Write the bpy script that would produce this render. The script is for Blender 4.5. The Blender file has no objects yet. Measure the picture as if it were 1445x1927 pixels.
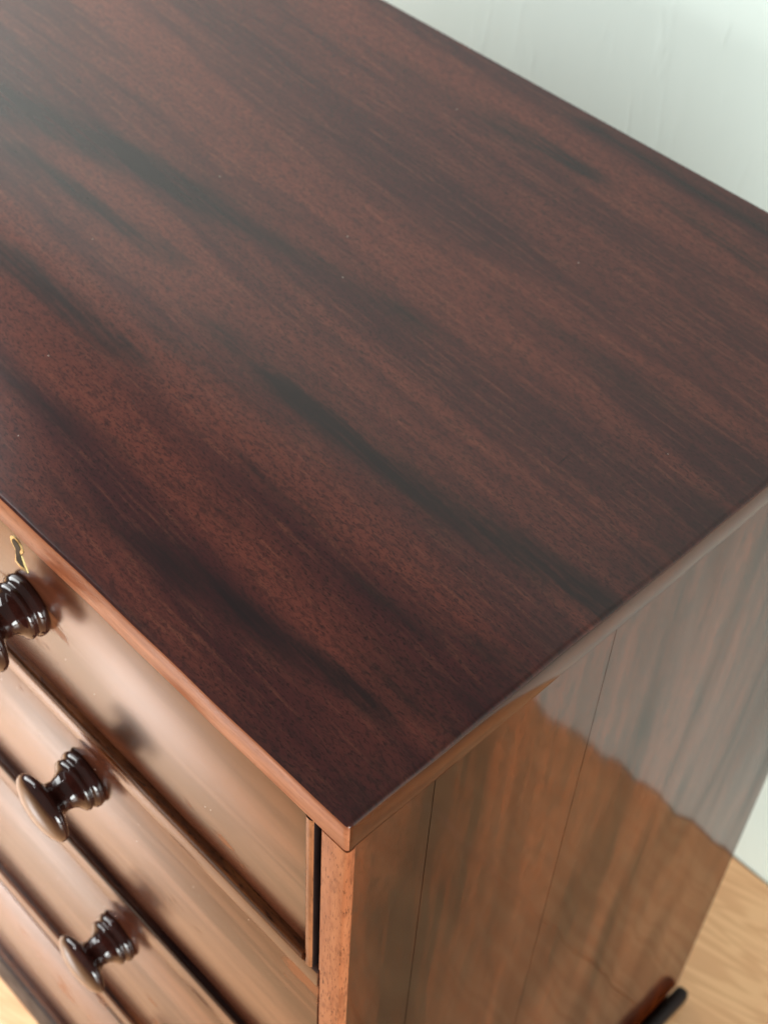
import bpy, bmesh, math, random
import numpy as np
from mathutils import Matrix, Vector
random.seed(7)
S = bpy.context.scene
COL = S.collection
H, D, W = 0.88, 0.48, 0.92          # chest height, depth, width (front right top corner stands over x=0, y=0)
WALL_Y = 0.654

# ------------------------------------------------------------------ camera
cam_d = bpy.data.cameras.new('camera')
cam = bpy.data.objects.new('camera', cam_d); COL.objects.link(cam); S.camera = cam
R = ((0.6948824, 0.7178787, 0.0422911), (0.5481041, -0.4906406, -0.6773874), (-0.4655323, 0.4938845, -0.7344098))
m = Matrix(((R[0][0], -R[1][0], -R[2][0]), (R[0][1], -R[1][1], -R[2][1]), (R[0][2], -R[1][2], -R[2][2]))).to_4x4()
m.translation = (0.21186, -0.215375, 0.515564 + H)
cam.matrix_world = m
cam_d.sensor_fit = 'HORIZONTAL'; cam_d.sensor_width = 36.0; cam_d.lens = 2733.35 / 1445 * 36
cam_d.clip_start = 0.02; cam_d.clip_end = 60
cam_d.dof.use_dof = True; cam_d.dof.focus_distance = 0.63; cam_d.dof.aperture_fstop = 17

# ------------------------------------------------------------------ light
world = bpy.data.worlds.new('World'); S.world = world; world.use_nodes = True
bg = world.node_tree.nodes['Background']
bg.inputs[0].default_value = (0.93, 1.0, 0.96, 1); bg.inputs[1].default_value = 0.25
lamp = bpy.data.lights.new('window_light', 'AREA'); lamp.shape = 'RECTANGLE'
lamp.size = 1.4; lamp.size_y = 1.8; lamp.energy = 90; lamp.color = (0.97, 1.0, 1.0)
lo = bpy.data.objects.new('window_light', lamp); COL.objects.link(lo)
lo.location = (-1.95, -0.12, 1.50)
lo.rotation_euler = (Vector((-0.3, 0.1, 0.6)) - lo.location).to_track_quat('-Z', 'Y').to_euler()
fill = bpy.data.lights.new('second_window_light', 'AREA'); fill.shape = 'RECTANGLE'
fill.size = 1.8; fill.size_y = 1.0; fill.energy = 140; fill.color = (0.95, 1.0, 0.98)
fo = bpy.data.objects.new('second_window_light', fill); COL.objects.link(fo)
fo.location = (2.7, -1.5, 0.62)
fo.rotation_euler = (Vector((0.0, 0.3, 0.4)) - fo.location).to_track_quat('-Z', 'Y').to_euler()
sun = bpy.data.lights.new('sunbeam', 'SPOT'); sun.energy = 820; sun.color = (0.98, 0.98, 1.0)
sun.spot_size = math.radians(20); sun.spot_blend = 0.6; sun.shadow_soft_size = 0.35
so = bpy.data.objects.new('sunbeam', sun); COL.objects.link(so)
so.location = (-2.35, -2.25, 2.9)
so.rotation_euler = (Vector((-0.54, -0.42, 0.0)) - so.location).to_track_quat('-Z', 'Y').to_euler()
S.view_settings.view_transform = 'Standard'; S.view_settings.look = 'None'
S.view_settings.exposure = 0.0; S.view_settings.gamma = 1.0

# ------------------------------------------------------------------ node helpers
class NT:
    def __init__(s, name):
        s.mat = bpy.data.materials.new(name); s.mat.use_nodes = True
        s.t = s.mat.node_tree; s.b = s.t.nodes['Principled BSDF']
    def n(s, typ, **kw):
        nd = s.t.nodes.new(typ)
        for k, v in kw.items(): setattr(nd, k, v)
        return nd
    def link(s, a, b): s.t.links.new(a, b)
    def setin(s, nd, key, v):
        if hasattr(v, 'is_output'): s.link(v, nd.inputs[key])
        else: nd.inputs[key].default_value = v
    def coord(s): return s.n('ShaderNodeTexCoord').outputs['Object']
    def mapping(s, vec, scale=(1, 1, 1), rot=(0, 0, 0), loc=(0, 0, 0)):
        nd = s.n('ShaderNodeMapping'); s.link(vec, nd.inputs[0])
        nd.inputs['Scale'].default_value = scale; nd.inputs['Rotation'].default_value = rot; nd.inputs['Location'].default_value = loc
        return nd.outputs[0]
    def noise(s, vec, scale=1, detail=4, rough=0.55, dist=0.0):
        nd = s.n('ShaderNodeTexNoise'); s.link(vec, nd.inputs['Vector'])
        nd.inputs['Scale'].default_value = scale; nd.inputs['Detail'].default_value = detail
        nd.inputs['Roughness'].default_value = rough; nd.inputs['Distortion'].default_value = dist
        return nd.outputs['Fac']
    def rng(s, v, a, b, c=0.0, d=1.0, smooth=True):
        nd = s.n('ShaderNodeMapRange'); nd.interpolation_type = 'SMOOTHSTEP' if smooth else 'LINEAR'
        s.setin(nd, 0, v)
        for i, x in zip((1, 2, 3, 4), (a, b, c, d)): nd.inputs[i].default_value = x
        return nd.outputs[0]
    def math(s, op, a, b=0.0, clamp=False):
        nd = s.n('ShaderNodeMath', operation=op); nd.use_clamp = clamp
        s.setin(nd, 0, a); s.setin(nd, 1, b); return nd.outputs[0]
    def mix(s, f, a, b, mode='MIX'):
        nd = s.n('ShaderNodeMix', data_type='RGBA', blend_type=mode)
        s.setin(nd, 0, f)
        for k, v in ((6, a), (7, b)):
            if hasattr(v, 'is_output'): s.link(v, nd.inputs[k])
            else: nd.inputs[k].default_value = (*v, 1)
        return nd.outputs[2]
    def bump(s, h, strength, dist, normal=None):
        nd = s.n('ShaderNodeBump'); nd.inputs['Strength'].default_value = strength; nd.inputs['Distance'].default_value = dist
        s.link(h, nd.inputs['Height'])
        if normal: s.link(normal, nd.inputs['Normal'])
        return nd.outputs[0]
    def attr(s, name): return s.n('ShaderNodeAttribute', attribute_name=name).outputs['Fac']
    def objrand(s): return s.n('ShaderNodeObjectInfo').outputs['Random']
    def out(s, color, rough=0.4, coat=0.0, coat_rough=0.1, coat_ior=1.5, normal=None, coat_normal=None, spec=0.5, metal=0.0):
        b = s.b
        if hasattr(color, 'is_output'): s.link(color, b.inputs['Base Color'])
        else: b.inputs['Base Color'].default_value = (*color, 1)
        s.setin(b, 'Roughness', rough); s.setin(b, 'Coat Weight', coat); s.setin(b, 'Coat Roughness', coat_rough)
        b.inputs['Coat IOR'].default_value = coat_ior; b.inputs['Specular IOR Level'].default_value = spec
        b.inputs['Metallic'].default_value = metal
        if normal: s.link(normal, b.inputs['Normal'])
        if coat_normal: s.link(coat_normal, b.inputs['Coat Normal'])
        return s.mat

def along(axis, long, across):
    return tuple(long if i == axis else across for i in range(3))

# ------------------------------------------------------------------ materials
def mahogany(name, axis, light, mid, dark, rough=0.35, coat=1.0, coat_rough=0.08, coat_ior=1.6,
             wobble=0.0, pores=0.5, streak=14.0, worn=None, worn_amt=None, seed=0.0, tilt=0.0, coarse=0.4, spec=0.0, fine_w=0.38):
    t = NT(name); rot = [0, 0, 0]; rot[2 if axis == 0 else 0] = tilt
    c = t.mapping(t.coord(), loc=(seed, seed * 0.7, seed * 1.3), rot=tuple(rot))
    big = t.noise(t.mapping(c, along(axis, 2.2, streak)), 1, 3, 0.5, 0.6)
    fine = t.noise(t.mapping(c, along(axis, 9, 95)), 1, 3, 0.6, 0.3)
    mott = t.noise(t.mapping(c, along(axis, 60, 160)), 1, 3, 0.65)
    pore = t.noise(t.mapping(c, along(axis, 170, 1100)), 1, 2, 0.6)
    f = t.math('ADD', t.math('MULTIPLY', t.rng(big, 0.3, 0.7), 1 - fine_w), t.math('MULTIPLY', t.rng(fine, 0.3, 0.7), fine_w))
    col = t.mix(t.rng(f, 0.15, 0.55), dark, mid)
    col = t.mix(t.rng(f, 0.5, 0.95), col, light)
    col = t.mix(t.math('MULTIPLY', t.rng(mott, 0.45, 0.7), coarse), col, dark)
    pm = t.rng(pore, 0.56, 0.7)
    col = t.mix(t.math('MULTIPLY', pm, pores), col, tuple(x * 0.3 for x in dark))
    h = t.math('SUBTRACT', mott, t.math('MULTIPLY', pm, 0.6))
    nrm = t.bump(h, 0.25, 0.0006)
    cw = t.math('MULTIPLY', t.rng(f, 0.15, 0.8, 0.84, 1.0) if worn else t.rng(big, 0.3, 0.7, 0.72, 1.0), coat); r = rough; cw0 = cw
    if worn:
        wm = t.math('MULTIPLY', t.rng(t.noise(t.mapping(c, along(axis, 9, 19)), 1, 5, 0.6), worn_amt, worn_amt + 0.08), 1.0)
        col = t.mix(t.math('MULTIPLY', wm, 0.6), col, worn)
        cw = t.math('MULTIPLY', cw0, t.math('SUBTRACT', 1.0, t.math('MULTIPLY', wm, 0.7)))
    if worn:
        vo = t.n('ShaderNodeTexVoronoi'); t.link(c, vo.inputs['Vector']); vo.inputs['Scale'].default_value = 210
        sp = t.n('ShaderNodeSeparateColor'); t.link(vo.outputs['Color'], sp.inputs[0])
        du = t.math('MULTIPLY', t.math('LESS_THAN', vo.outputs['Distance'], 0.10), t.math('GREATER_THAN', sp.outputs[0], 0.9))
        du = t.math('MULTIPLY', du, t.rng(t.noise(c, 14, 2, 0.5), 0.48, 0.6))
        col = t.mix(t.math('MULTIPLY', du, 0.8), col, (0.75, 0.62, 0.52))
    cn = None
    if wobble:
        w1 = t.noise(t.mapping(c, along(axis, 3.5, 13)), 1, 1, 0.45)
        w2 = t.noise(t.mapping(c, along(axis, 40, 210)), 1, 2, 0.5)
        cn = t.bump(w1, wobble, 0.004)
        cn = t.bump(w2, min(wobble * 0.3, 0.025), 0.00035, cn)
    return t.out(col, r, cw, coat_rough, coat_ior, nrm, cn, spec=spec)

def top_material():
    t = NT('top_mahogany')
    c = t.coord()
    ca = t.mapping(c, rot=(0, 0, 0.07))
    warp = t.noise(t.mapping(c, (4, 9, 1)), 1, 3, 0.5)
    big = t.noise(t.mapping(ca, (2.6, 24, 1)), 1, 4, 0.55, 0.7)
    med = t.noise(t.mapping(ca, (7, 80, 1)), 1, 3, 0.55, 0.4)
    fine = t.noise(t.mapping(ca, (22, 330, 1)), 1, 3, 0.6)
    mott = t.noise(t.mapping(ca, (190, 460, 1)), 1, 3, 0.7, 0.8)
    fleck = t.noise(t.mapping(ca, (300, 900, 1)), 1, 2, 0.65)
    fig = t.attr('figure')
    fb = t.math('ADD', t.math('MULTIPLY', t.math('SUBTRACT', med, 0.5), 1.3), t.math('MULTIPLY', t.math('SUBTRACT', fine, 0.5), 1.0))
    fig = t.math('ADD', t.math('MULTIPLY', fig, 0.95), t.math('MULTIPLY', fb, t.math('ADD', fig, 0.25)))
    fig = t.rng(fig, 0.15, 0.95)
    col = t.mix(t.rng(big, 0.36, 0.66), (0.040, 0.0115, 0.0118), (0.104, 0.0275, 0.0195))
    col = t.mix(t.math('MULTIPLY', t.rng(fine, 0.48, 0.75), 0.45), col, (0.160, 0.052, 0.031))
    col = t.mix(t.math('MULTIPLY', t.rng(mott, 0.42, 0.66), 0.65), col, (0.028, 0.0115, 0.011))
    pm = t.rng(fleck, 0.54, 0.66)
    inv = t.math('SUBTRACT', 1.0, t.math('MULTIPLY', fig, 0.75))
    col = t.mix(t.math('MULTIPLY', t.math('MULTIPLY', pm, 0.75), t.math('MULTIPLY', inv, t.rng(warp, 0.3, 0.62, 0.25, 1.0))), col, (0.016, 0.008, 0.008))
    col = t.mix(t.math('MULTIPLY', fig, 0.92), col, (0.013, 0.0085, 0.0090))
    vo = t.n('ShaderNodeTexVoronoi'); t.link(c, vo.inputs['Vector']); vo.inputs['Scale'].default_value = 75
    sp = t.n('ShaderNodeSeparateColor'); t.link(vo.outputs['Color'], sp.inputs[0])
    dust = t.math('MULTIPLY', t.math('LESS_THAN', vo.outputs['Distance'], 0.035), t.math('GREATER_THAN', sp.outputs[0], 0.86))
    col = t.mix(t.math('MULTIPLY', dust, 0.6), col, (0.45, 0.38, 0.32))
    nrm = t.bump(t.math('SUBTRACT', mott, pm), 0.12, 0.0005)
    cn = t.bump(t.noise(t.mapping(c, (30, 120, 1)), 1, 3, 0.6), 0.10, 0.0006)
    return t.out(col, 0.5, 0.52, 0.2, 1.5, nrm, cn, spec=0.0)

def pine():
    t = NT('pine_laminate')
    r = t.objrand()
    cb = t.n('ShaderNodeCombineXYZ'); t.link(t.math('MULTIPLY', r, 9.0), cb.inputs[0]); t.link(t.math('MULTIPLY', r, 5.0), cb.inputs[1])
    va = t.n('ShaderNodeVectorMath', operation='ADD'); t.link(t.coord(), va.inputs[0]); t.link(cb.outputs[0], va.inputs[1])
    c = t.mapping(va.outputs[0], rot=(0, 0, -0.22))
    rings = t.noise(t.mapping(c, (1.6, 15, 1)), 1, 4, 0.5, 1.2)
    band = t.math('SINE', t.math('MULTIPLY', rings, 62.0))
    fine = t.noise(t.mapping(c, (14, 240, 1)), 1, 3, 0.6)
    f = t.math('ADD', t.math('MULTIPLY', t.rng(band, -1, 1), 0.55), t.math('MULTIPLY', fine, 0.45))
    col = t.mix(t.rng(f, 0.2, 0.85), (0.82, 0.440, 0.205), (0.66, 0.300, 0.122))
    col = t.mix(t.math('MULTIPLY', t.rng(r, 0, 1, smooth=False), 0.35), col, (0.78, 0.46, 0.22))
    return t.out(col, 0.38, 0.9, 0.3, 1.6, t.bump(fine, 0.08, 0.0005))

def plaster():
    t = NT('painted_plaster'); c = t.coord()
    a = t.noise(t.mapping(c, (46, 1, 9)), 1, 5, 0.65, 0.8)
    b = t.noise(t.mapping(c, (9, 1, 3)), 1, 3, 0.5)
    d = t.noise(c, 420, 2, 0.5)
    streak = t.rng(a, 0.52, 0.78)
    h = t.math('ADD', t.math('ADD', t.math('MULTIPLY', streak, 0.35), b), t.math('MULTIPLY', d, 0.06))
    col = t.mix(b, (0.745, 0.830, 0.765), (0.775, 0.855, 0.800))
    return t.out(col, 0.55, 0, normal=t.bump(h, 0.26, 0.0022))

def plain(name, col, rough=0.4, coat=0.0, cr=0.08, ior=1.5, metal=0.0, scale=60, var=0.35, spec=0.5):
    t = NT(name); n = t.noise(t.coord(), scale, 4, 0.6)
    c = t.mix(t.rng(n, 0.3, 0.7), tuple(x * (1 - var) for x in col), tuple(min(1, x * (1 + var)) for x in col))
    return t.out(c, t.rng(n, 0.2, 0.8, rough * 0.8, rough * 1.25), coat, cr, ior, t.bump(n, 0.1, 0.0004), metal=metal, spec=spec)

M = {}
M['top'] = top_material()
M['front'] = mahogany('drawer_veneer', 0, (0.120, 0.033, 0.014), (0.070, 0.018, 0.008), (0.030, 0.008, 0.004),
                      coat_ior=2.1, coat_rough=0.24, wobble=0.06, pores=0.25, coarse=0.2, worn=(0.40, 0.16, 0.075), worn_amt=0.6)
M['side'] = mahogany('side_mahogany', 2, (0.092, 0.0165, 0.0030), (0.048, 0.0088, 0.002), (0.011, 0.0025, 0.0012),
                     coat_ior=1.5, coat=0.8, coat_rough=0.09, wobble=0.62, pores=0.85, seed=3.1, coarse=0.5, streak=13.0, fine_w=0.36)
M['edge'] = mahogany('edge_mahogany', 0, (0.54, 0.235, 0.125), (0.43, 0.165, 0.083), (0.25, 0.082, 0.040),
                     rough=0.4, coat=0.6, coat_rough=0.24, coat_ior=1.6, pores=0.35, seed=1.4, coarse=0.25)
M['stile'] = mahogany('stile_mahogany', 2, (0.40, 0.150, 0.068), (0.30, 0.095, 0.040), (0.14, 0.038, 0.017),
                      rough=0.42, coat=0.4, coat_rough=0.25, pores=0.75, seed=5.2, coarse=0.55)
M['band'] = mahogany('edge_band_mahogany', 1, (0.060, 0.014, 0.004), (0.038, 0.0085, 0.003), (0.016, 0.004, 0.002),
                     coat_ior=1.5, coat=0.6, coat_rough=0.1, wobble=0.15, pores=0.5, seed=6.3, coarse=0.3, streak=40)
M['bead'] = mahogany('bead_mahogany', 0, (0.120, 0.036, 0.010), (0.045, 0.012, 0.004), (0.007, 0.002, 0.0015),
                     rough=0.35, coat=0.3, coat_rough=0.2, coat_ior=1.45, pores=0.85, seed=2.2, streak=160)
M['bead_up'] = mahogany('bead_light_mahogany', 2, (0.42, 0.19, 0.085), (0.30, 0.115, 0.05), (0.13, 0.045, 0.02), coat=0.6, coat_rough=0.15, seed=4.0, streak=120)
M['knob'] = plain('ebonised_knob', (0.024, 0.0065, 0.0048), 0.45, 1.0, 0.05, 1.5, spec=0.0)
M['ebony'] = plain('ebonised_base', (0.008, 0.0035, 0.0035), 0.5, 0.05, 0.3, spec=0.2)
M['brass'] = plain('aged_brass', (0.52, 0.42, 0.19), 0.36, metal=1.0, var=0.45, scale=700)
M['hole'] = plain('keyhole_dark', (0.012, 0.014, 0.008), 0.7)
M['inside'] = plain('carcass_pine', (0.10, 0.05, 0.025), 0.7)
M['pine'] = pine()
M['plaster'] = plaster()

# ------------------------------------------------------------------ mesh helpers
BASE = Vector((-W / 2, D / 2, 0))
def to_obj(name, bm, mat, parent=None, off=None, smooth=True):
    off = BASE if off is None else off
    for v in bm.verts: v.co -= off
    me = bpy.data.meshes.new(name); bm.to_mesh(me); bm.free()
    if smooth:
        for p in me.polygons: p.use_smooth = True
        try: me.set_sharp_from_angle(angle=math.radians(40))
        except Exception: pass
    me.materials.append(mat)
    o = bpy.data.objects.new(name, me); COL.objects.link(o)
    if parent: o.parent = parent
    return o
def box_bm(x0, x1, y0, y1, z0, z1, bev=0.0008, seg=2, upright=False):
    bm = bmesh.new()
    r = bmesh.ops.create_cube(bm, size=1)
    for v in r['verts']:
        v.co = Vector((x0 if v.co.x < 0 else x1, y0 if v.co.y < 0 else y1, z0 if v.co.z < 0 else z1))
    if bev: bmesh.ops.bevel(bm, geom=[e for e in bm.edges if not upright or abs(e.verts[0].co.z - e.verts[1].co.z) > 1e-6], offset=bev, segments=seg, affect='EDGES', profile=0.5)
    return bm
def box(name, x0, x1, y0, y1, z0, z1, mat, parent=None, bev=0.0008, seg=2, upright=False):
    return to_obj(name, box_bm(x0, x1, y0, y1, z0, z1, bev, seg, upright), mat, parent)
def prism_bm(profile, a0, a1, axis):
    """profile: list of 2-D points, swept along axis (0: points are (y,z); 2: points are (x,y))."""
    bm = bmesh.new(); rings = []
    for a in (a0, a1):
        rings.append([bm.verts.new((a, p[0], p[1]) if axis == 0 else (p[0], p[1], a)) for p in profile])
    n = len(profile)
    for i in range(n): bm.faces.new((rings[0][i], rings[0][(i + 1) % n], rings[1][(i + 1) % n], rings[1][i]))
    bm.faces.new(rings[0][::-1]); bm.faces.new(rings[1])
    bmesh.ops.recalc_face_normals(bm, faces=bm.faces[:])
    return bm

# ------------------------------------------------------------------ setting
wall = to_obj('wall', box_bm(-3.2, 2.2, WALL_Y, WALL_Y + 0.12, -0.02, 1.68, 0), M['plaster'], off=Vector((0, 0, 0)), smooth=False)
wall['kind'] = 'structure'
floor = to_obj('floor', box_bm(-3.2, 2.2, -2.6, WALL_Y - 0.001, -0.06, -0.0125, 0), M['inside'], off=Vector((0, 0, 0)), smooth=False)
floor['kind'] = 'structure'
bw, bl = 0.2085, 1.285
board_me = None
for row in range(15):
    y1 = WALL_Y - 0.002 - row * bw; x = -3.2 + (row * 0.437) % bl - bl
    while x < 2.2:
        x0, x1 = max(x, -3.19), min(x + bl, 2.19)
        if x1 - x0 > 0.05:
            full = abs((x1 - x0) - bl) < 1e-6
            if full and board_me:
                o = bpy.data.objects.new('floor_board', board_me); COL.objects.link(o)
            else:
                L = x1 - x0
                o = to_obj('floor_board', box_bm(-L/2 + .0004, L/2 - .0004, -bw/2 + .0004, bw/2 - .0004, -0.012, 0, 0.0007, 1), M['pine'], off=Vector((0, 0, 0)))
                if full: board_me = o.data
            o.location = ((x0 + x1) / 2, y1 - bw / 2, 0); o.parent = floor
        x += bl

# ------------------------------------------------------------------ chest of drawers
chest = bpy.data.objects.new('chest_of_drawers', None); COL.objects.link(chest)
chest.location = BASE; chest.empty_display_size = 0.1
chest['label'] = 'polished dark mahogany chest of drawers with turned knobs standing before the pale wall'
chest['category'] = 'chest of drawers'
def Z(v): return H + v

# the top: a fine sheet so that the dark figure of the timber can be laid into it
def build_top():
    bm = bmesh.new()
    nx, ny = 250, 132
    r = bmesh.ops.create_grid(bm, x_segments=nx, y_segments=ny, size=1)
    for v in bm.verts:
        v.co = Vector((-W / 2 + v.co.x * W / 2, D / 2 + v.co.y * D / 2, H))
    geom = bmesh.ops.extrude_face_region(bm, geom=bm.faces[:])
    for g in geom['geom']:
        if isinstance(g, bmesh.types.BMVert): g.co.z -= 0.0205
    bmesh.ops.recalc_face_normals(bm, faces=bm.faces[:])
    ed = [e for e in bm.edges if len(e.link_faces) == 2 and e.calc_face_angle(0) > 1.0 and max(v.co.z for v in e.verts) > H - 0.001]
    bmesh.ops.bevel(bm, geom=ed, offset=0.0024, segments=3, affect='EDGES', profile=0.5)
    low = [e for e in bm.edges if len(e.link_faces) == 2 and e.calc_face_angle(0) > 1.0 and max(v.co.z for v in e.verts) < H - 0.018]
    bmesh.ops.bevel(bm, geom=low, offset=0.0011, segments=2, affect='EDGES', profile=0.5)
    for v in bm.verts:                                        # edges planed by hand and rubbed since
        if v.co.y < 0.004: v.co.y += 0.0002 * math.sin(v.co.x * 31 + 1) + 0.00012 * math.sin(v.co.x * 97)
        if v.co.x > -0.004: v.co.x += 0.0002 * math.sin(v.co.y * 37) + 0.00012 * math.sin(v.co.y * 113 + 2)
    o = to_obj('top', bm, M['top'], chest)
    # figure: darker streaks of the board, as strokes (x, y) with half width, in metres from the front right corner
    P = np.array([(v.co.x + BASE.x, v.co.y + BASE.y) for v in o.data.vertices])
    fig = np.zeros(len(P))
    for pts, hw, amp in STREAKS:
        best = np.full(len(P), 9.0); side = np.zeros(len(P))
        for (ax, ay), (bx, by) in zip(pts[:-1], pts[1:]):
            d = np.array([bx - ax, by - ay]); L2 = d @ d
            tt = np.clip(((P - (ax, ay)) @ d) / L2, 0, 1)
            q = P - (np.array((ax, ay)) + tt[:, None] * d)
            q[:, 0] *= 0.30                                   # streaks fade out slowly along the grain
            dist = np.hypot(q[:, 0], q[:, 1]); k = dist < best
            best[k] = dist[k]
        fig = np.maximum(fig, amp * np.exp(-(best / hw) ** 2 * 0.9))
    a = o.data.attributes.new('figure', 'FLOAT', 'POINT'); a.data.foreach_set('value', fig.astype(np.float32))
    # the moulded edge of the board is a paler cut of the timber than the face
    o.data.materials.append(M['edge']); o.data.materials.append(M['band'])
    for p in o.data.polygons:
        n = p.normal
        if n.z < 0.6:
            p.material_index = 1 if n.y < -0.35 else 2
    return o
cp = np.array((0.21186, -0.215375, 0.515564)); Rm = np.array(R)
def px(u, v):        # a spot seen on the top board, as a place on that board
    d = Rm.T @ np.array([(u - 722.5) / 2733.35, (v - 963.5) / 2733.35, 1.0]); t = -cp[2] / d[2]
    return tuple((cp + t * d)[:2])
STREAKS = [([px(*q) for q in s], hw, amp) for s, hw, amp in [
    ([(560, 745), (700, 850), (850, 962), (1000, 1052), (1110, 1125)], 0.0140, 0.88),
    ([(440, 640), (560, 730), (640, 800)], 0.011, 0.6),
    ([(330, 1060), (420, 1130), (540, 1215), (680, 1300)], 0.0100, 0.92),
    ([(120, 930), (230, 1010), (330, 1075)], 0.009, 0.5),
    ([(-150, 90), (0, 180), (150, 245), (300, 325), (360, 360)], 0.017, 0.9),
    ([(400, 380), (560, 475), (760, 590)], 0.010, 0.75),
    ([(40, 290), (160, 375), (300, 470)], 0.009, 0.8),
    ([(-60, 440), (40, 500), (130, 575), (210, 635)], 0.012, 0.8),
    ([(300, 620), (420, 720), (520, 790)], 0.009, 0.5),
    ([(690, 1110), (790, 1180)], 0.008, 0.6), ([(500, 890), (570, 950)], 0.009, 0.55),
    ([(800, 1270), (900, 1340)], 0.010, 0.65), ([(660, 1250), (760, 1320)], 0.010, 0.6), ([(940, 1235), (1010, 1290)], 0.010, 0.6),
    ([(940, 230), (1080, 312)], 0.011, 0.8), ([(770, 130), (880, 190)], 0.010, 0.5),
    ([(1130, 245), (1290, 345), (1460, 440)], 0.010, 0.7), ([(1280, 400), (1420, 500)], 0.012, 0.6),
    ([(1080, 640), (1200, 740)], 0.012, 0.45), ([(870, 520), (1010, 610)], 0.013, 0.35),
    ([(150, 780), (300, 890), (420, 970)], 0.007, 0.5), ([(0, 700), (110, 790)], 0.008, 0.5),
    ([(930, 1010), (1060, 1060), (1180, 1120)], 0.009, 0.5), ([(300, 200), (480, 270)], 0.010, 0.4),
    ([(0, 945), (200, 1135), (420, 1345), (600, 1515)], 0.009, 0.55),
    ([(655, 1535), (900, 1335), (1120, 1155), (1445, 890)], 0.008, 0.45),
]]
build_top()
# old scratches and small dents in the polish of the top
for (u0, v0), (u1, v1), w in [((1046, 878), (1077, 849), .0005), ((1332, 352), (1350, 362), .0004), ((1424, 420), (1432, 423), .0011), ((1336, 421), (1343, 421), .0009),
                              ((1259, 601), (1266, 604), .0010), ((560, 850), (640, 892), .0002), ((905, 700), (960, 742), .0002), ((245, 745), (262, 775), .0002)]:
    a, b = Vector((*px(u0, v0), 0)), Vector((*px(u1, v1), 0)); d = (b - a); n = Vector((-d.y, d.x, 0)).normalized() * w * 0.5
    bm = bmesh.new(); mid = (a + b) / 2; up = Vector((0, 0, H + 0.00004))
    vs = [bm.verts.new(p + up) for p in (a, mid - n, b, mid + n)]; bm.faces.new(vs)
    bmesh.ops.recalc_face_normals(bm, faces=bm.faces[:])
    if bm.faces[:][0].normal.z < 0: bmesh.ops.reverse_faces(bm, faces=bm.faces[:])
    to_obj('scratch', bm, M['ebony'], chest, smooth=False)

# right side: three upright boards with tight joints; the far side and the back are closed too
ys = [0.0062, 0.0540, 0.1768, 0.48]
for a, b in zip(ys[:-1], ys[1:]):
    box('side_board', -0.018, -0.0016, a + 0.00025, b - 0.00025, 0.02, Z(-0.0208), M['side'], chest, 0)
    box('side_board', -W + 0.0016, -W + 0.018, a + 0.00025, b - 0.00025, 0.02, Z(-0.0208), M['side'], chest, 0)
box('carcass', -W + 0.0185, -0.0185, 0.0165, 0.478, 0.03, Z(-0.021), M['inside'], chest, 0)

# stiles: the upper length is a separate piece
for x0, x1 in ((-0.0165, 0.0), (-W, -W + 0.0165)):
    box('stile', x0, x1, 0.0, 0.006, Z(-0.1512), Z(-0.0207), M['stile'], chest, 0.0018, 3, True)
    box('stile', x0, x1, 0.0006, 0.006, 0.070, Z(-0.1516), M['stile'], chest, 0.0018, 3, True)

RAILS = [(-0.1745, -0.1590), (-0.3610, -0.3284), (-0.5880, -0.5524), (-0.8100, -0.7922)]
for z0, z1 in RAILS:
    box('rail', -W + 0.0168, -0.0168, 0.0004, 0.016, Z(z0), Z(z1), M['front'], chest, 0.0008)
box('divider', -W / 2 - 0.010, -W / 2 + 0.010, 0.0004, 0.016, Z(-0.1588), Z(-0.0208), M['stile'], chest, 0.0008)
box('plinth', -W + 0.002, -0.002, -0.003, 0.47, 0.0, 0.0695, M['ebony'], chest, 0.003, 3)
for s in (0, 1):
    x0, x1 = ((-0.0008, 0.0135), (-W - 0.0135, -W + 0.0008))[s]
    box('base_moulding', x0, x1, 0.0, 0.485, 0.0, 0.021, M['ebony'], chest, 0.0065, 4)

# knob: turned profile, (distance from the drawer face, radius)
PROF = [(0, .0170), (.0012, .0180), (.0032, .0186), (.0054, .0182), (.0066, .0166), (.0072, .0160), (.0080, .0166), (.0096, .0170), (.0112, .0163),
        (.0122, .0147), (.0134, .0127), (.0164, .0106), (.0200, .0098), (.0236, .0108), (.0258, .0142), (.0274, .0186), (.0290, .0216), (.0306, .0228),
        (.0324, .0228), (.0342, .0214), (.0360, .0180), (.0376, .0125), (.0386, .0062), (.0389, .0)]
def knob_mesh():
    bm = bmesh.new(); n = 56; rings = []
    for d, r in PROF:
        if r == 0: rings.append([bm.verts.new((0, -d, 0))])
        else: rings.append([bm.verts.new((r * math.cos(2 * math.pi * i / n), -d, r * math.sin(2 * math.pi * i / n))) for i in range(n)])
    for a, b in zip(rings[:-1], rings[1:]):
        for i in range(n):
            j = (i + 1) % n
            if len(b) == 1: bm.faces.new((a[i], a[j], b[0]))
            else: bm.faces.new((a[i], a[j], b[j], b[i]))
    bm.faces.new(rings[0][::-1])
    bmesh.ops.recalc_face_normals(bm, faces=bm.faces[:])
    me = bpy.data.meshes.new('knob'); bm.to_mesh(me); bm.free()
    for p in me.polygons: p.use_smooth = True
    me.materials.append(M['knob']); return me
KNOB = knob_mesh()
FY = 0.0009                                        # drawer faces sit a hair behind the stiles
def knob(parent, x, z, turn, FY=0.0009):
    o = bpy.data.objects.new('knob', KNOB); COL.objects.link(o); o.parent = parent
    o.location = Vector((x, FY - 0.0001, Z(z))) - BASE; o.rotation_euler = (0, turn, 0)
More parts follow.
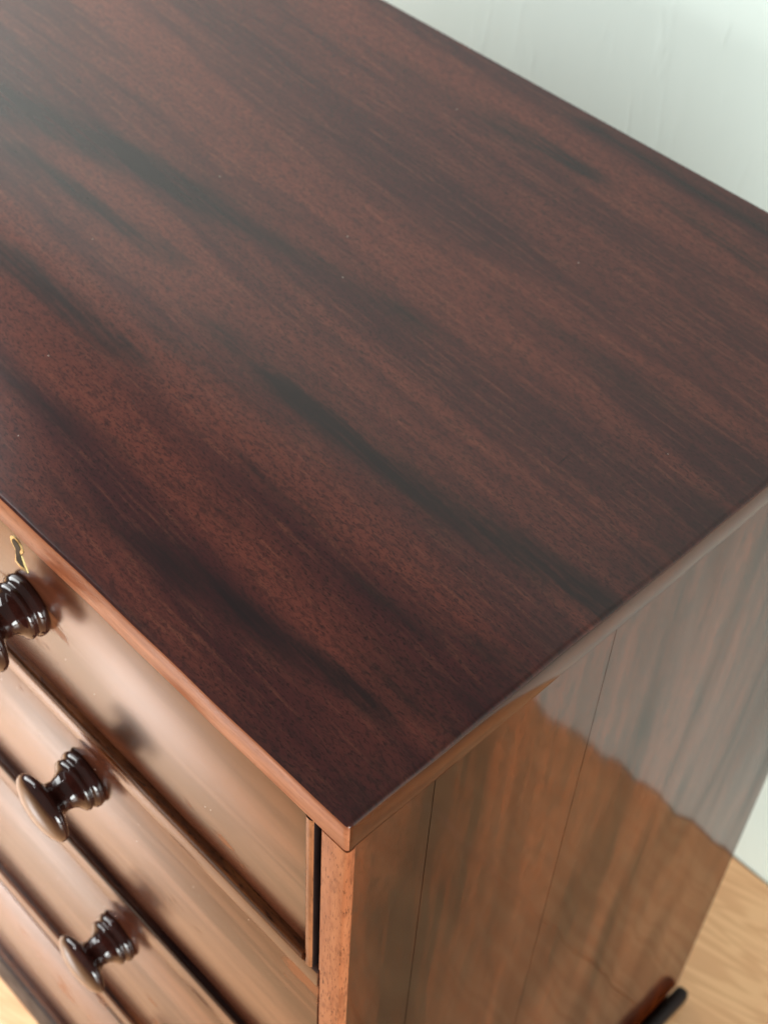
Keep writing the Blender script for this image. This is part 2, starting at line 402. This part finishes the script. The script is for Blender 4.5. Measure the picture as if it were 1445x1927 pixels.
def bead_profile(z0, z1, pr, FY=0.0009):
    """cock bead: flat top, rounded nose; (y, z) outline"""
    h = z1 - z0; pts = [(FY + 0.002, z0), (FY + 0.002, z1), (FY - pr * 0.55, z1)]
    for k in range(1, 8):
        a = math.pi * k / 8
        pts.append((FY - pr * 0.55 - pr * 0.45 * math.sin(a), z0 + h / 2 + h / 2 * math.cos(a)))
    pts.append((FY - pr * 0.55, z0)); return pts
def drawer(x0, x1, ztop, zface, knobs, upright):
    FY = 0.0036 if upright else 0.0009               # the short drawers sit deeper in their openings
    bx0, bx1 = (x0, x1) if not upright else (x0 + 0.0096, x1 - 0.0096)
    d = box('drawer', bx0, bx1, FY, 0.0155, Z(zface) - 0.0105, Z(ztop), M['front'], chest, 0.0006)
    zb1 = Z(zface); zb0 = zb1 - 0.0112
    to_obj('bottom_bead', prism_bm(bead_profile(zb0, zb1, 0.0047, FY), bx0 + 0.0001, bx1 - 0.0001, 0), M['bead'], d)
    if upright:
        for xa, xb in ((x0 + 0.0040, x0 + 0.0095), (x1 - 0.0095, x1 - 0.0040)):
            w = xb - xa; pts = [(xa, 0.012), (xa, FY - 0.002)]
            for k in range(1, 8):
                a = math.pi * k / 8
                pts.append((xa + w / 2 - w / 2 * math.cos(a), FY - 0.002 - 0.0017 * math.sin(a)))
            pts += [(xb, FY - 0.002), (xb, 0.012)]
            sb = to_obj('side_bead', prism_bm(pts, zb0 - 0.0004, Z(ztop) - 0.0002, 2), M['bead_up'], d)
            sb.data.materials.append(M['ebony'])               # shade of the narrow gap, painted near-black on both flanks
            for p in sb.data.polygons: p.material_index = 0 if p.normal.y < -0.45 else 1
    for x, z, a in knobs: knob(d, x, z, a, FY)
    return d
def escutcheon(d, xc, ztop):
    FY = 0.0036
    def outline(r, flare, length, grow):
        pts = []
        for k in range(13):
            a = math.radians(-55 + 290 * k / 12)
            pts.append((r * math.cos(a), r * math.sin(a)))
        pts += [(-r * 0.42, -r * 1.25), (-flare, -length), (0, -length - grow), (flare, -length), (r * 0.42, -r * 1.25)]
        return pts
    for nm, o, y0, mat in (('escutcheon', outline(.0054, .0056, .0170, .0022), 0.0005, M['brass']), ('keyhole', outline(.0036, .0034, .0148, .0010), 0.0008, M['hole'])):
        bm = bmesh.new(); f = [bm.verts.new((xc + u, FY - y0, ztop - .0072 + v)) for u, v in o]; b = [bm.verts.new((p.co.x, FY + 0.001, p.co.z)) for p in f]
        n = len(f); bm.faces.new(f); bm.faces.new(b[::-1])
        for i in range(n): bm.faces.new((f[i], b[i], b[(i + 1) % n], f[(i + 1) % n]))
        bmesh.ops.recalc_face_normals(bm, faces=bm.faces[:])
        to_obj(nm, bm, mat, d, smooth=False)

c = W / 2
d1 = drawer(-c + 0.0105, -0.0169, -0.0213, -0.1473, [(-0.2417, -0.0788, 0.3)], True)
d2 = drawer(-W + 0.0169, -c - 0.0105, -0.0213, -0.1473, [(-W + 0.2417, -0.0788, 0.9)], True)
escutcheon(d1, -0.2445, Z(-0.0290)); escutcheon(d2, -W + 0.2445, Z(-0.0290))
drawer(-W + 0.0170, -0.0170, -0.1749, -0.3169, [(-0.2128, -0.2090, 1.1), (-W + 0.2128, -0.2090, 0.2)], False)
drawer(-W + 0.0170, -0.0170, -0.3620, -0.5400, [(-0.2118, -0.4043, 2.0), (-W + 0.2118, -0.4043, 0.5)], False)
drawer(-W + 0.0170, -0.0170, -0.5975, -0.7805, [(-0.2118, -0.6350, 0.1), (-W + 0.2118, -0.6350, 1.5)], False)
